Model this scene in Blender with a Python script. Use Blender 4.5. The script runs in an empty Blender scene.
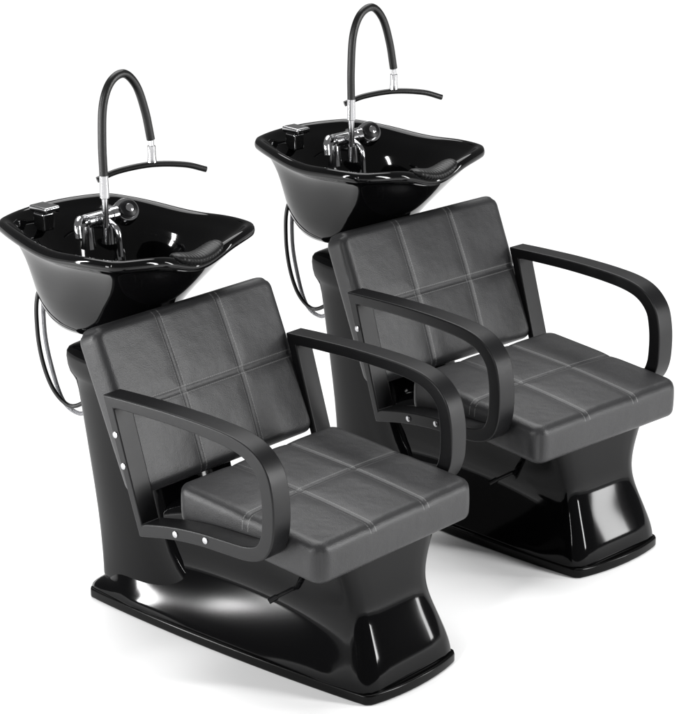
import bpy, bmesh, math, numpy as np
from mathutils import Vector, Matrix
S=bpy.context.scene; C=S.collection
OX=-0.5
# ---------------------------------------------------------------- materials
def mat(name,base,rough,metal=0,coat=0,spec=.5,bump=None,rv=0):
    m=bpy.data.materials.new(name); m.use_nodes=True
    nt=m.node_tree; b=nt.nodes["Principled BSDF"]
    b.inputs["Base Color"].default_value=(*base,1); b.inputs["Roughness"].default_value=rough
    b.inputs["Metallic"].default_value=metal; b.inputs["Coat Weight"].default_value=coat
    b.inputs["Coat Roughness"].default_value=.03; b.inputs["Specular IOR Level"].default_value=spec
    tc=nt.nodes.new("ShaderNodeTexCoord")
    if bump:
        kind,scale,st,dist=bump
        t=nt.nodes.new("ShaderNodeTexVoronoi" if kind=="v" else "ShaderNodeTexNoise")
        t.inputs["Scale"].default_value=scale
        nt.links.new(tc.outputs["Object"],t.inputs["Vector"])
        bp=nt.nodes.new("ShaderNodeBump"); bp.inputs["Strength"].default_value=st; bp.inputs["Distance"].default_value=dist
        nt.links.new(t.outputs[0],bp.inputs["Height"]); nt.links.new(bp.outputs[0],b.inputs["Normal"])
    if rv:
        n=nt.nodes.new("ShaderNodeTexNoise"); n.inputs["Scale"].default_value=6; n.inputs["Detail"].default_value=5
        nt.links.new(tc.outputs["Object"],n.inputs["Vector"])
        mr=nt.nodes.new("ShaderNodeMapRange"); mr.inputs[3].default_value=rough-rv; mr.inputs[4].default_value=rough+rv
        nt.links.new(n.outputs[0],mr.inputs[0]); nt.links.new(mr.outputs[0],b.inputs["Roughness"])
    return m
gloss=mat("gloss black basin",(.002,.002,.0022),.045,0,.0,.27)
shell=mat("gloss black shell",(.0015,.0015,.0017),.065,0,.0,.13)
plinthm=mat("black plinth",(.002,.002,.002),.18,spec=.13,rv=.04)
satin=mat("satin black arm",(.005,.005,.0055),.36,0,0,.24,("n",900,.15,.0005),.04)
rubber=mat("black rubber",(.004,.004,.0042),.42,spec=.3)
hosem=mat("black hose",(.005,.005,.005),.35,spec=.35,bump=("n",300,.2,.001))
chrome=mat("chrome",(.55,.55,.56),.12,1)
steel=mat("brushed steel",(.42,.42,.43),.25,1)
braid=mat("braided steel hose",(.20,.20,.21),.38,1,bump=("v",500,.8,.002))
def leather(name,seams,axn):
    m=mat(name,(.035,.035,.037),.42,0,0,.38)
    nt=m.node_tree; N=nt.nodes; Lk=nt.links; b=N["Principled BSDF"]
    tc=N.new("ShaderNodeTexCoord"); sp=N.new("ShaderNodeSeparateXYZ"); 
    uv=N.new("ShaderNodeAttribute"); uv.attribute_name="panel"
    Lk.new(uv.outputs["Vector"],sp.inputs[0])
    def M(op,a,bv=None,c=None):
        n=N.new("ShaderNodeMath"); n.operation=op
        for i,v in enumerate((a,bv,c)):
            if v is None: continue
            if isinstance(v,(int,float)): n.inputs[i].default_value=v
            else: Lk.new(v,n.inputs[i])
        return n.outputs[0]
    tot=None
    for ax,cc,al in seams:
        d=M('ABSOLUTE',M('SUBTRACT',sp.outputs[ax],cc))
        e=M('ABSOLUTE',M('SUBTRACT',d,.0085))
        ln=M('LESS_THAN',e,.0012)
        dash=M('LESS_THAN',M('FRACT',M('MULTIPLY',sp.outputs[al],150.)),.82)
        k=M('MULTIPLY',ln,dash)
        tot=k if tot is None else M('MAXIMUM',tot,k)
    top=M('GREATER_THAN',sp.outputs[axn],.012)
    tot=M('MULTIPLY',tot,top)
    ns=N.new("ShaderNodeTexNoise"); ns.inputs["Scale"].default_value=5; ns.inputs["Detail"].default_value=6
    Lk.new(tc.outputs["Object"],ns.inputs["Vector"])
    cr=N.new("ShaderNodeValToRGB"); cr.color_ramp.elements[0].position=.3; cr.color_ramp.elements[1].position=.7
    cr.color_ramp.elements[0].color=(.0135,.0135,.0143,1); cr.color_ramp.elements[1].color=(.0215,.0215,.0226,1)
    Lk.new(ns.outputs[0],cr.inputs[0])
    mx=N.new("ShaderNodeMix"); mx.data_type='RGBA'
    Lk.new(tot,mx.inputs[0]); Lk.new(cr.outputs[0],mx.inputs[6]); mx.inputs[7].default_value=(.085,.085,.085,1)
    Lk.new(mx.outputs[2],b.inputs["Base Color"])
    v=N.new("ShaderNodeTexVoronoi"); v.inputs["Scale"].default_value=420; Lk.new(tc.outputs["Object"],v.inputs["Vector"])
    n2=N.new("ShaderNodeTexNoise"); n2.inputs["Scale"].default_value=9; n2.inputs["Detail"].default_value=3; Lk.new(tc.outputs["Object"],n2.inputs["Vector"])
    h=M('ADD',M('MULTIPLY',v.outputs[0],.18),M('MULTIPLY',n2.outputs[0],3.0))
    bp=N.new("ShaderNodeBump"); bp.inputs["Strength"].default_value=.45; bp.inputs["Distance"].default_value=.003
    Lk.new(h,bp.inputs["Height"]); Lk.new(bp.outputs[0],b.inputs["Normal"])
    return m
# ---------------------------------------------------------------- helpers
def obj(name,verts,faces,m,parent,smooth=True,bevel=0,sub=0,angle=40,bseg=3,blim=30,crease=0):
    me=bpy.data.meshes.new(name)
    me.from_pydata([(v[0]-OX,v[1],v[2]) for v in verts],[],faces)
    bm=bmesh.new(); bm.from_mesh(me); bmesh.ops.recalc_face_normals(bm,faces=bm.faces)
    if crease:
        cl=bm.edges.layers.float.new("crease_edge")
        for e in bm.edges: e[cl]=crease(e) if callable(crease) else crease
    bm.to_mesh(me); bm.free()
    me.materials.append(m)
    o=bpy.data.objects.new(name,me); C.objects.link(o); o.parent=parent
    if bevel:
        k=o.modifiers.new("b",'BEVEL'); k.width=bevel; k.segments=bseg; k.limit_method='ANGLE'; k.angle_limit=math.radians(blim)
    if sub:
        k=o.modifiers.new("s",'SUBSURF'); k.levels=sub; k.render_levels=sub
    if smooth:
        for p in me.polygons: p.use_smooth=True
        try: me.set_sharp_from_angle(angle=math.radians(angle)) if not sub and not bevel else None
        except Exception: pass
        if bevel:
            k=o.modifiers.new("w",'WEIGHTED_NORMAL'); k.keep_sharp=True
    return o
def merge(parts):
    V=[];F=[]
    for v,f in parts:
        n=len(V); V+=list(v); F+=[tuple(i+n for i in q) for q in f]
    return V,F
def loft(rings,cap0=True,cap1=True):
    V=[];F=[];n=len(rings[0])
    for r in rings: V+=r
    for i in range(len(rings)-1):
        for j in range(n):
            a=i*n+j;b=i*n+(j+1)%n
            F.append((a,b,b+n,a+n))
    if cap0: F.append(tuple(range(n))[::-1])
    if cap1: F.append(tuple(range((len(rings)-1)*n,len(rings)*n)))
    return V,F
def shrink(r,f):
    c=np.mean(np.array(r),0); return [tuple(c+(np.array(p)-c)*np.array([f,f,1])) for p in r]
def soft(rings):
    return [shrink(rings[0],.05),shrink(rings[0],.6),shrink(rings[0],.93)]+rings+[shrink(rings[-1],.93),shrink(rings[-1],.6),shrink(rings[-1],.05)]
def tube(path,r,n=14,closed=False,cap=True):
    P=[Vector(p) for p in path]; rings=[]; prev=None
    for i,p in enumerate(P):
        t=(P[min(i+1,len(P)-1)]-P[max(i-1,0)]).normalized()
        if prev is None:
            a=Vector((0,0,1)) if abs(t.z)<.9 else Vector((1,0,0)); u=t.cross(a).normalized()
        else:
            u=(prev-t*prev.dot(t)).normalized()
        prev=u; w=t.cross(u)
        rr=r[i] if isinstance(r,(list,tuple)) else r
        rings.append([tuple(p+(u*math.cos(2*math.pi*k/n)+w*math.sin(2*math.pi*k/n))*rr) for k in range(n)])
    return loft(rings,cap,cap)
def spline(pts,n=12):
    P=[Vector(p) for p in pts]; P=[P[0]*2-P[1]]+P+[P[-1]*2-P[-2]]; out=[]
    for i in range(1,len(P)-2):
        for k in range(n):
            t=k/n; a,b,c,d=P[i-1:i+3]
            out.append(.5*((2*b)+(c-a)*t+(2*a-5*b+4*c-d)*t*t+(3*b-a-3*c+d)*t**3))
    out.append(P[-2]); return out
def ring(x0,x1,hr,hf,r,z,n=96,zf=None):
    cx=(x0+x1)/2;a=(x1-x0)/2; out=[]
    hm=(hr+hf)/2
    for k in range(n):
        t=2*math.pi*(k+.5)/n
        c,s=math.cos(t),math.sin(t)
        r_=min(r,a*.999,hm*.999)
        qx=(a-r_)*max(-1,min(1,c*1.6)); qy=(hm-r_)*max(-1,min(1,s*1.6))
        x=qx+r_*c; y=qy+r_*s
        f=(x+a)/(2*a); h=hr+(hf-hr)*f
        y*=h/hm
        zz=z if zf is None else z+zf(cx+x,y)
        out.append((cx+x,y,zz))
    return out
def cushion(name,ex,ey,ez,r,m,parent,xf,seams,pillow,taper=0,step=.006):
    V=[];F=[];idx={}
    def g(h): 
        k=max(2,int(round(2*h/step))); return list(np.linspace(-h,h,k+1))
    GX,GY,GZ=g(ex),g(ey),g(ez)
    def vert(i,j,k):
        key=(i,j,k)
        if key not in idx: idx[key]=len(V); V.append(key)
        return idx[key]
    nx,ny,nz=len(GX)-1,len(GY)-1,len(GZ)-1
    for i in range(nx):
        for j in range(ny):
            for k in (0,nz): F.append((vert(i,j,k),vert(i+1,j,k),vert(i+1,j+1,k),vert(i,j+1,k)))
    for i in range(nx):
        for k in range(nz):
            for j in (0,ny): F.append((vert(i,j,k),vert(i+1,j,k),vert(i+1,j,k+1),vert(i,j,k+1)))
    for j in range(ny):
        for k in range(nz):
            for i in (0,nx): F.append((vert(i,j,k),vert(i,j+1,k),vert(i,j+1,k+1),vert(i,j,k+1)))
    out=[];loc=[]
    rc=r*1.6
    for (i,j,k) in V:
        p=np.array([GX[i],GY[j],GZ[k]])
        q=np.array([max(-ex+rc,min(ex-rc,p[0])),max(-ey+rc,min(ey-rc,p[1]))]); d=p[:2]-q; L=np.hypot(*d)
        if d[0] and d[1]:
            mxx=max(abs(d[0]),abs(d[1])); s=mxx/L; p[:2]=q+d*s
        q=np.array([max(-ex+rc,min(ex-rc,p[0])),max(-ey+rc,min(ey-rc,p[1]))])
        dd=np.hypot(*(p[:2]-q)); 
        dist=rc-dd
        dz=ez-abs(p[2])
        a=max(0,r-dist); b=max(0,r-dz)
        if a>0 and b>0:
            mx_=max(a,b); s=mx_/math.hypot(a,b)
            a2,b2=a*s,b*s
            if dd>1e-9: p[:2]=q+(p[:2]-q)*((dd-(a-a2))/dd)
            p[2]=math.copysign(ez-r+b2,p[2])
        l=p.copy()
        w=max(0,min(1,(p[2]-0)/ez))
        ux,uy=p[0]/ex,p[1]/ey
        bul=pillow*(1-ux*ux)*(1-uy*uy)
        if p[2]>0:
            gr=0
            for ax,cc in seams:
                dl=abs(p[ax]-cc); gr=max(gr,math.exp(-(dl/.0045)**2)*.0024+math.exp(-(dl/.022)**2)*.0022)
            p[2]+=w*(bul-gr)
        sd=(1-(p[2]/ez)**2)*.004 if abs(p[2])<ez else 0
        p[0]+=sd*(1 if ux>.97 else -1 if ux<-.97 else 0); p[1]+=sd*(1 if uy>.97 else -1 if uy<-.97 else 0)
        p[1]*=1+taper*ux
        out.append(xf(p)); loc.append(l)
    o=obj(name,out,F,m,parent,True,angle=180)
    at=o.data.attributes.new("panel",'FLOAT_VECTOR','POINT')
    at.data.foreach_set("vector",np.array(loc,dtype=np.float32).ravel())
    return o
# ---------------------------------------------------------------- the chair
root=bpy.data.objects.new("salon_shampoo_chair",None); C.objects.link(root); root.location=(OX,0,0); root.empty_display_size=.2
zz=[(0,-.878,.072,.190,.174,.085),(.026,-.878,.072,.190,.174,.085)]
plinth=obj("plinth",*loft([ring(a,b,c,d,r,z) for z,a,b,c,d,r in zz]),plinthm,root,bevel=.006)
ST=[
 [(-.858,.164,.022),(-.856,.164,.055),(-.846,.154,.100),(-.80,.142,.13),(-.74,.138,.18),(-.70,.138,.25)],
 [(-.70,.179,.022),(-.70,.172,.055),(-.69,.150,.100),(-.68,.128,.15),(-.66,.122,.24),(-.64,.13,.31)],
 [(-.48,.176,.022),(-.48,.166,.055),(-.48,.134,.100),(-.48,.104,.16),(-.48,.102,.25),(-.47,.14,.358)],
 [(-.26,.172,.022),(-.26,.162,.055),(-.26,.132,.115),(-.27,.104,.18),(-.28,.118,.26),(-.28,.168,.362)],
 [(-.08,.168,.022),(-.08,.162,.055),(-.085,.139,.120),(-.10,.118,.19),(-.10,.136,.26),(-.10,.184,.358)],
 [(.054,.154,.022),(.050,.152,.055),(.024,.137,.120),(-.008,.122,.19),(-.014,.138,.26),(-.012,.184,.355)],
]
nV=len(ST[0]); SV=[];SF=[]
for st in ST: SV+=[(x,-h,z) for x,h,z in st]
nh=len(SV)
for st in ST: SV+=[(x,h,z) for x,h,z in st]
for i in range(len(ST)-1):
    for j in range(nV-1):
        a=i*nV+j; SF.append((a,a+nV,a+nV+1,a+1)); SF.append((a+nh,a+1+nh,a+nV+1+nh,a+nV+nh))
for j in range(nV-1):
    SF.append((j,j+1,j+1+nh,j+nh)); a=(len(ST)-1)*nV+j; SF.append((a,a+nh,a+1+nh,a+1))
for i in range(len(ST)-1):
    a=i*nV+nV-1; SF.append((a,a+nV,a+nV+nh,a+nh)); a=i*nV; SF.append((a,a+nh,a+nV+nh,a+nV))
def crs(e):
    a,b=e.verts[0].co,e.verts[1].co
    fr=lambda v: v.x+OX>-.03
    if fr(a) and fr(b) and a.y*b.y>0: return .42
    if abs(a.z-b.z)<.04 and min(a.z,b.z)<.03: return .8
    if min(a.z,b.z)>.34: return .7
    return 0
base=obj("base",SV,SF,shell,root,sub=3,crease=crs)
col=[(.045,-.862,-.40,.172,.13,.10),(.085,-.862,-.46,.168,.138,.10),(.14,-.864,-.53,.162,.145,.09),(.22,-.872,-.59,.156,.147,.085),(.35,-.893,-.63,.153,.146,.08),(.5,-.915,-.655,.153,.146,.075),(.555,-.924,-.665,.154,.147,.075),
 (.562,-.936,-.655,.165,.157,.075),(.612,-.945,-.66,.167,.158,.075),(.630,-.940,-.665,.161,.153,.07),(.637,-.915,-.70,.138,.13,.06)]
column=obj("column",*loft(soft([ring(a,b,c,d,r,z) for z,a,b,c,d,r in col]),0,0),shell,root,sub=1)
obj("adjustment_lever",*merge([tube(spline([(-.2,-.08,.21),(-.215,-.12,.195),(-.235,-.15,.18)]),.0045),tube([(-.232,-.147,.182),(-.243,-.163,.172)],.007)]),satin,root)
# seat
sx0,sx1=-.43,.008
def seatx(p):
    x=(sx0+sx1)/2+p[0]; return (x,p[1],.377+p[2]-.075*(x+.215))
sm=leather("seat upholstery",[(1,-.09,0),(1,.09,0),(0,-.0,1)],2)
seat=cushion("seat",.219,.262,.049,.020,sm,root,seatx,[(1,-.09),(1,.09),(0,0.)],.007,step=.005)
# backrest
b0=np.array([-.505,0,.404]);b1=np.array([-.655,0,.762])
up=(b1-b0);Lb=np.linalg.norm(up);up/=Lb; nrm=np.array([up[2],0,-up[0]])
def backx(p):
    c=(b0+b1)/2; q=c+up*p[0]+nrm*(p[2]-.035)+np.array([0,p[1],0]); return tuple(q)
bm_=leather("backrest upholstery",[(1,-.095,0),(1,.095,0),(0,-.0,1)],2)
back=cushion("backrest",Lb/2,.286,.037,.019,bm_,root,backx,[(1,-.095),(1,.095),(0,0.)],.010,step=.005)
# armrests: one flat band swept along a C-shaped side profile, closed by the rear upright
path=[(-.592,0,.632),(-.50,0,.636),(-.38,0,.639),(-.26,0,.637),(-.175,0,.629),(-.122,0,.610),(-.085,0,.573),(-.070,0,.525),(-.066,0,.470),(-.072,0,.415),(-.096,0,.373),(-.145,0,.353),(-.22,0,.349),(-.30,0,.346),(-.39,0,.335),(-.488,0,.314)]
outer=[(p.x,p.z) for p in spline(path,7)]
inner=[]
for i,(x,z) in enumerate(outer):
    a=Vector(outer[max(i-1,0)]);b=Vector(outer[min(i+1,len(outer)-1)]); t=(b-a).normalized(); nn=Vector((t.y,-t.x))
    f=i/(len(outer)-1); wdt=.026+.007*math.sin(math.pi*min(1,f))**2+.006*f
    q=Vector((x,z))+nn*wdt
    inner.append([q.x,q.y])
inner[0][0]+=.034; inner[-1][0]+=.016
for i in range(1,4): inner[i][0]=max(inner[i][0],inner[0][0]+.004*i)
for i in range(1,4): inner[-1-i][0]=max(inner[-1-i][0],inner[-1][0]+.004*i)
inner=[tuple(v) for v in inner]
def arm(side):
    y0,y1=(-.325,-.270) if side<0 else (.270,.325)
    n=len(outer)
    rings=[[(x,y0,z) for x,z in outer],[(x,y1,z) for x,z in outer],[(x,y1,z) for x,z in inner],[(x,y0,z) for x,z in inner]]
    V=[];F=[]
    for r in rings: V+=r
    for i in range(4):
        for j in range(n):
            a=i*n+j;b=i*n+(j+1)%n; c=((i+1)%4)*n; F.append((a,b,c+(j+1)%n,c+j))
    o=obj("armrest",V,F,satin,root,bevel=.005)
    ys=y0 if side<0 else y1; sg=-1 if side<0 else 1
    for (x,z) in [(-.553,.545),(-.531,.475),(-.37,.354),(-.275,.366)]:
        obj("screw",*tube([(x,ys-sg*.004,z),(x,ys+sg*.002,z),(x,ys+sg*.003,z)],[.0075,.0075,.005],16),steel,o)
    return o
arm(-1);arm(1)
# basin
BX=-.842
def rimz(x,y):
    k=(x-BX)/.3
    z=-.020*(x-BX)-.006
    z+=.006*k*k if k<0 else 0
    kk=max(0,(x-BX-.02)/.2)
    z+=.010*min(1,kk)*(abs(y)/.24)**2
    z-=.007*(abs(y)/.24)**2*math.exp(-((x-BX+.04)/.1)**2)
    if k>0: z-=.028*min(1.2,kk)**2*math.exp(-((y-.01)/.080)**2)
    return z
RO=ring(-.308,.245,.207,.276,.150,0,128)
def outline(k,s):
    x,y,_=RO[k]; x-=.012*math.exp(-(y/.08)**2)*(1 if x>0 else 0)
    L=math.hypot(x+.04,y); f=(L-s)/L
    return -.04+(x+.04)*f,y*f
def brg(s,w,z,f=1,c=-.07,R=.14,Ry=None):
    out=[]
    for k in range(128):
        t=2*math.pi*(k+.5)/128
        x,y=outline(k,s); xc,yc=c+R*math.cos(t),(Ry or R)*math.sin(t)
        X=BX+x*w+xc*(1-w); Y=y*w+yc*(1-w)
        out.append((X,Y,z+rimz(X,Y)*f))
    return out
B=[brg(0,0,.652,0,R=.03),brg(0,0,.652,0,R=.10),brg(0,0,.659,0,R=.132),brg(0,0,.685,0,R=.154),brg(0,0,.730,.1,-.065,.178),brg(.070,.3,.782,.4,-.055,.20,.192),brg(.056,.65,.826,.8,-.05,.212,.20),brg(.041,.92,.859,1,-.04,.23,.21),brg(.026,1,.876,1),
   brg(.015,1,.881,1),brg(.004,1,.882,1),brg(-.001,1,.888,1),brg(-.001,1,.900,1),brg(.005,1,.908,1),brg(.014,1,.910,1),brg(.024,1,.906,1),brg(.032,1,.897,1),brg(.041,1,.889,1),
   brg(.052,.9,.879,1,-.02,.2,.19),brg(.064,.75,.860,.8,-.02,.19,.18),brg(.072,.4,.82,.4,-.03,.17,.16),brg(0,0,.75,0,-.045,.145),brg(0,0,.705,0,-.05,.118),brg(0,0,.69,0,-.05,.07),brg(0,0,.687,0,-.05,.02)]
basin=obj("basin",*loft(B),gloss,root,sub=1)
obj("drain",*tube([(BX-.05,0,.68),(BX-.05,0,.692)],.03,24),chrome,basin)
NR=[]
for i in range(65):
    y=-.062+.152*i/64; yc=y-.014; e=math.sqrt(max(.02,1-(abs(yc)/.0785)**4))*(1+.035*math.sin(i*math.pi/2.0)); x=BX+.219-.6*y*y; z=.908+rimz(x,y)
    NR.append([(x+.031*e*math.cos(t),y,z+.000+.015*e*math.sin(t)) for t in [2*math.pi*k/20 for k in range(20)]])
obj("neck_rest",*loft(NR),rubber,basin)
# faucet
hx=-.881
fx,fy,fz=hx-.03,-.035,.885
fp=[tube([(fx,fy-.03,fz-.03),(fx,fy-.03,fz+.01),(fx,fy-.03,fz+.03)],[.018,.014,.012],20),
    tube([(fx,fy+.035,fz-.03),(fx,fy+.035,fz+.01),(fx,fy+.035,fz+.03)],[.018,.014,.012],20),
    tube([(fx,fy-.045,fz+.035),(fx,fy-.035,fz+.035),(fx,fy-.034,fz+.035),(fx,fy+.04,fz+.035),(fx,fy+.041,fz+.035),(fx,fy+.06,fz+.035)],[.012,.012,.018,.018,.021,.021],20),
    tube(spline([(fx,fy-.04,fz+.04),(fx+.01,fy-.062,fz+.048),(fx+.02,fy-.078,fz+.035),(fx+.025,fy-.08,fz+.01)],6),.009,14),
    tube(spline([(fx+.02,fy+.02,fz+.03),(fx+.05,fy+.02,fz+.01),(fx+.058,fy+.02,fz-.05)],6),.007,14),
    tube([(hx,-.034,fz+.02),(hx,-.034,.975),(hx,-.034,.977),(hx,-.034,1.03)],[.008,.008,.0115,.0105],18)]
faucet=obj("faucet",*merge(fp),chrome,root)
kd=Vector((.75,-.25,.5)).normalized(); k0=Vector((fx+.01,fy+.085,fz+.04))
obj("handle",*merge([tube([k0-kd*.022,k0-kd*.02,k0+kd*.004,k0+kd*.012],[.024,.031,.031,.028],32)]),chrome,faucet)
obj("dial",*tube([k0+kd*.011,k0+kd*.020,k0+kd*.023],[.022,.022,.018],28),satin,faucet)
obj("dial_cap",*tube([k0+kd*.022,k0+kd*.026,k0+kd*.027],[.010,.010,.008],24),chrome,faucet)
sp=spline([(hx,-.034,1.02),(hx,-.034,1.11),(hx,-.026,1.195),(hx,.0,1.245),(hx,.042,1.259),(hx,.08,1.225),(hx,.105,1.16),(hx,.12,1.09)],10)
obj("shower_hose",*tube(sp,.0102,16),hosem,faucet)
obj("hose_coupling",*tube([(hx,.119,1.105),(hx,.121,1.075),(hx,.121,1.074),(hx,.121,1.05),(hx,.121,1.035)],[.007,.007,.010,.010,.012],18),chrome,faucet)
bx,by=.059,.123
spb=spline([(hx-bx,.12-by,1.004),(hx-bx*.6,.12-by*.6,1.021),(hx,.12,1.029),(hx+bx*.6,.12+by*.6,1.021),(hx+bx,.12+by,1.004)],8)
obj("spray_bar",*tube(spb,.0073,14),hosem,faucet)
vx,vy=-1.075,-.06
def boxm(x0,x1,y0,y1,z0,z1): return loft([[(x0,y0,z0),(x1,y0,z0),(x1,y1,z0),(x0,y1,z0)],[(x0,y0,z1),(x1,y0,z1),(x1,y1,z1),(x0,y1,z1)]])
obj("mixer_valve",*merge([boxm(vx-.018,vx+.020,vy-.018,vy+.018,.87,.914),boxm(vx-.026,vx+.038,vy-.023,vy+.023,.916,.932)]),chrome,root,bevel=.005)
for k,(dy,dz) in enumerate([(0,0),(.022,-.025)]):
    hp=spline([(-.99,-.10+dy,.80),(-1.02,-.135+dy,.74),(-1.02,-.145+dy,.65),(-1.01,-.14+dy,.56),(-.99,-.125+dy,.49+dz),(-.95,-.11+dy,.46+dz),(-.89,-.10,.49+dz)],10)
    obj("supply_hose",*tube(hp,.0055,10),braid if k else hosem,root)
# ---------------------------------------------------------------- second chair
LB="black salon shampoo chair with glossy backwash basin on white floor"
root["label"]=LB; root["category"]="shampoo chair"; root["group"]="matching salon shampoo chairs"
def cp(o,par):
    n=o.copy(); C.objects.link(n)
    if par: n.parent=par
    for ch in o.children: cp(ch,n)
    return n
r2=cp(root,None); r2.location=(-.5-.113+.059,.999-.090,0); r2.rotation_euler=(0,0,math.radians(-4.8)); r2.scale=(1.022,1.022,1.022)
# ---------------------------------------------------------------- ground
gm=mat("white studio floor",(.92,.92,.92),.7,spec=.1,bump=("n",40,.02,.001))
me=bpy.data.meshes.new("ground"); me.from_pydata([(-60,-60,0),(60,-60,0),(60,60,0),(-60,60,0)],[],[(0,1,2,3)]); me.materials.append(gm)
g=bpy.data.objects.new("ground",me); C.objects.link(g); g["kind"]="structure"
# ---------------------------------------------------------------- light
w=bpy.data.worlds.new("World"); S.world=w; w.use_nodes=True; w.node_tree.nodes["Background"].inputs[0].default_value=(1,1,1,1); w.node_tree.nodes["Background"].inputs[1].default_value=.2
def sun(az,el,st,ang):
    l=bpy.data.lights.new("sun",'SUN'); l.energy=st; l.angle=math.radians(ang); o=bpy.data.objects.new("key_light",l); C.objects.link(o)
    d=Vector((math.cos(math.radians(az))*math.cos(math.radians(el)),math.sin(math.radians(az))*math.cos(math.radians(el)),math.sin(math.radians(el))))
    o.rotation_euler=d.to_track_quat('Z','Y').to_euler()
sun(140,64,3.4,55)
def area(loc,target,sx,sy,p):
    l=bpy.data.lights.new("softbox",'AREA'); l.shape='RECTANGLE'; l.size=sx; l.size_y=sy; l.energy=p; o=bpy.data.objects.new("softbox_light",l); C.objects.link(o)
    o.location=loc; o.rotation_euler=(Vector(loc)-Vector(target)).to_track_quat('Z','Y').to_euler()
area((-2.6,-2.4,1.2),(-.5,0,.4),.12,2.0,90)
area((-1.0,-3.2,.9),(-.4,0,.3),.9,.7,45)
area((2.6,1.5,1.6),(-.3,.4,.4),.25,2.2,100)
area((3.2,3.6,1.3),(-.2,.4,.3),.25,2.2,60)
area((.6,-3.6,2.1),(-.5,0,.5),.12,1.8,50)
# ---------------------------------------------------------------- camera
cx_,cy_,cz_,yaw,pit,f,roll,px,py=[2.932,-3.414,2.287,130.268,-21.288,2199.593,.343,71.659,102.070]
y=math.radians(yaw);t=math.radians(pit)
fw=np.array([math.cos(y)*math.cos(t),math.sin(y)*math.cos(t),math.sin(t)])
r=np.array([math.sin(y),-math.cos(y),0]);u=np.cross(r,fw);a=math.radians(roll)
r,u=r*math.cos(a)+u*math.sin(a),u*math.cos(a)-r*math.sin(a)
cd=bpy.data.cameras.new("camera"); co=bpy.data.objects.new("camera",cd); C.objects.link(co)
co.matrix_world=Matrix(((r[0],u[0],-fw[0],cx_),(r[1],u[1],-fw[1],cy_),(r[2],u[2],-fw[2],cz_),(0,0,0,1)))
cd.sensor_fit='HORIZONTAL'; cd.sensor_width=36; cd.lens=36*f/679; cd.shift_x=-px/679; cd.shift_y=py/679; cd.clip_end=300
S.camera=co
S.view_settings.view_transform='Standard'
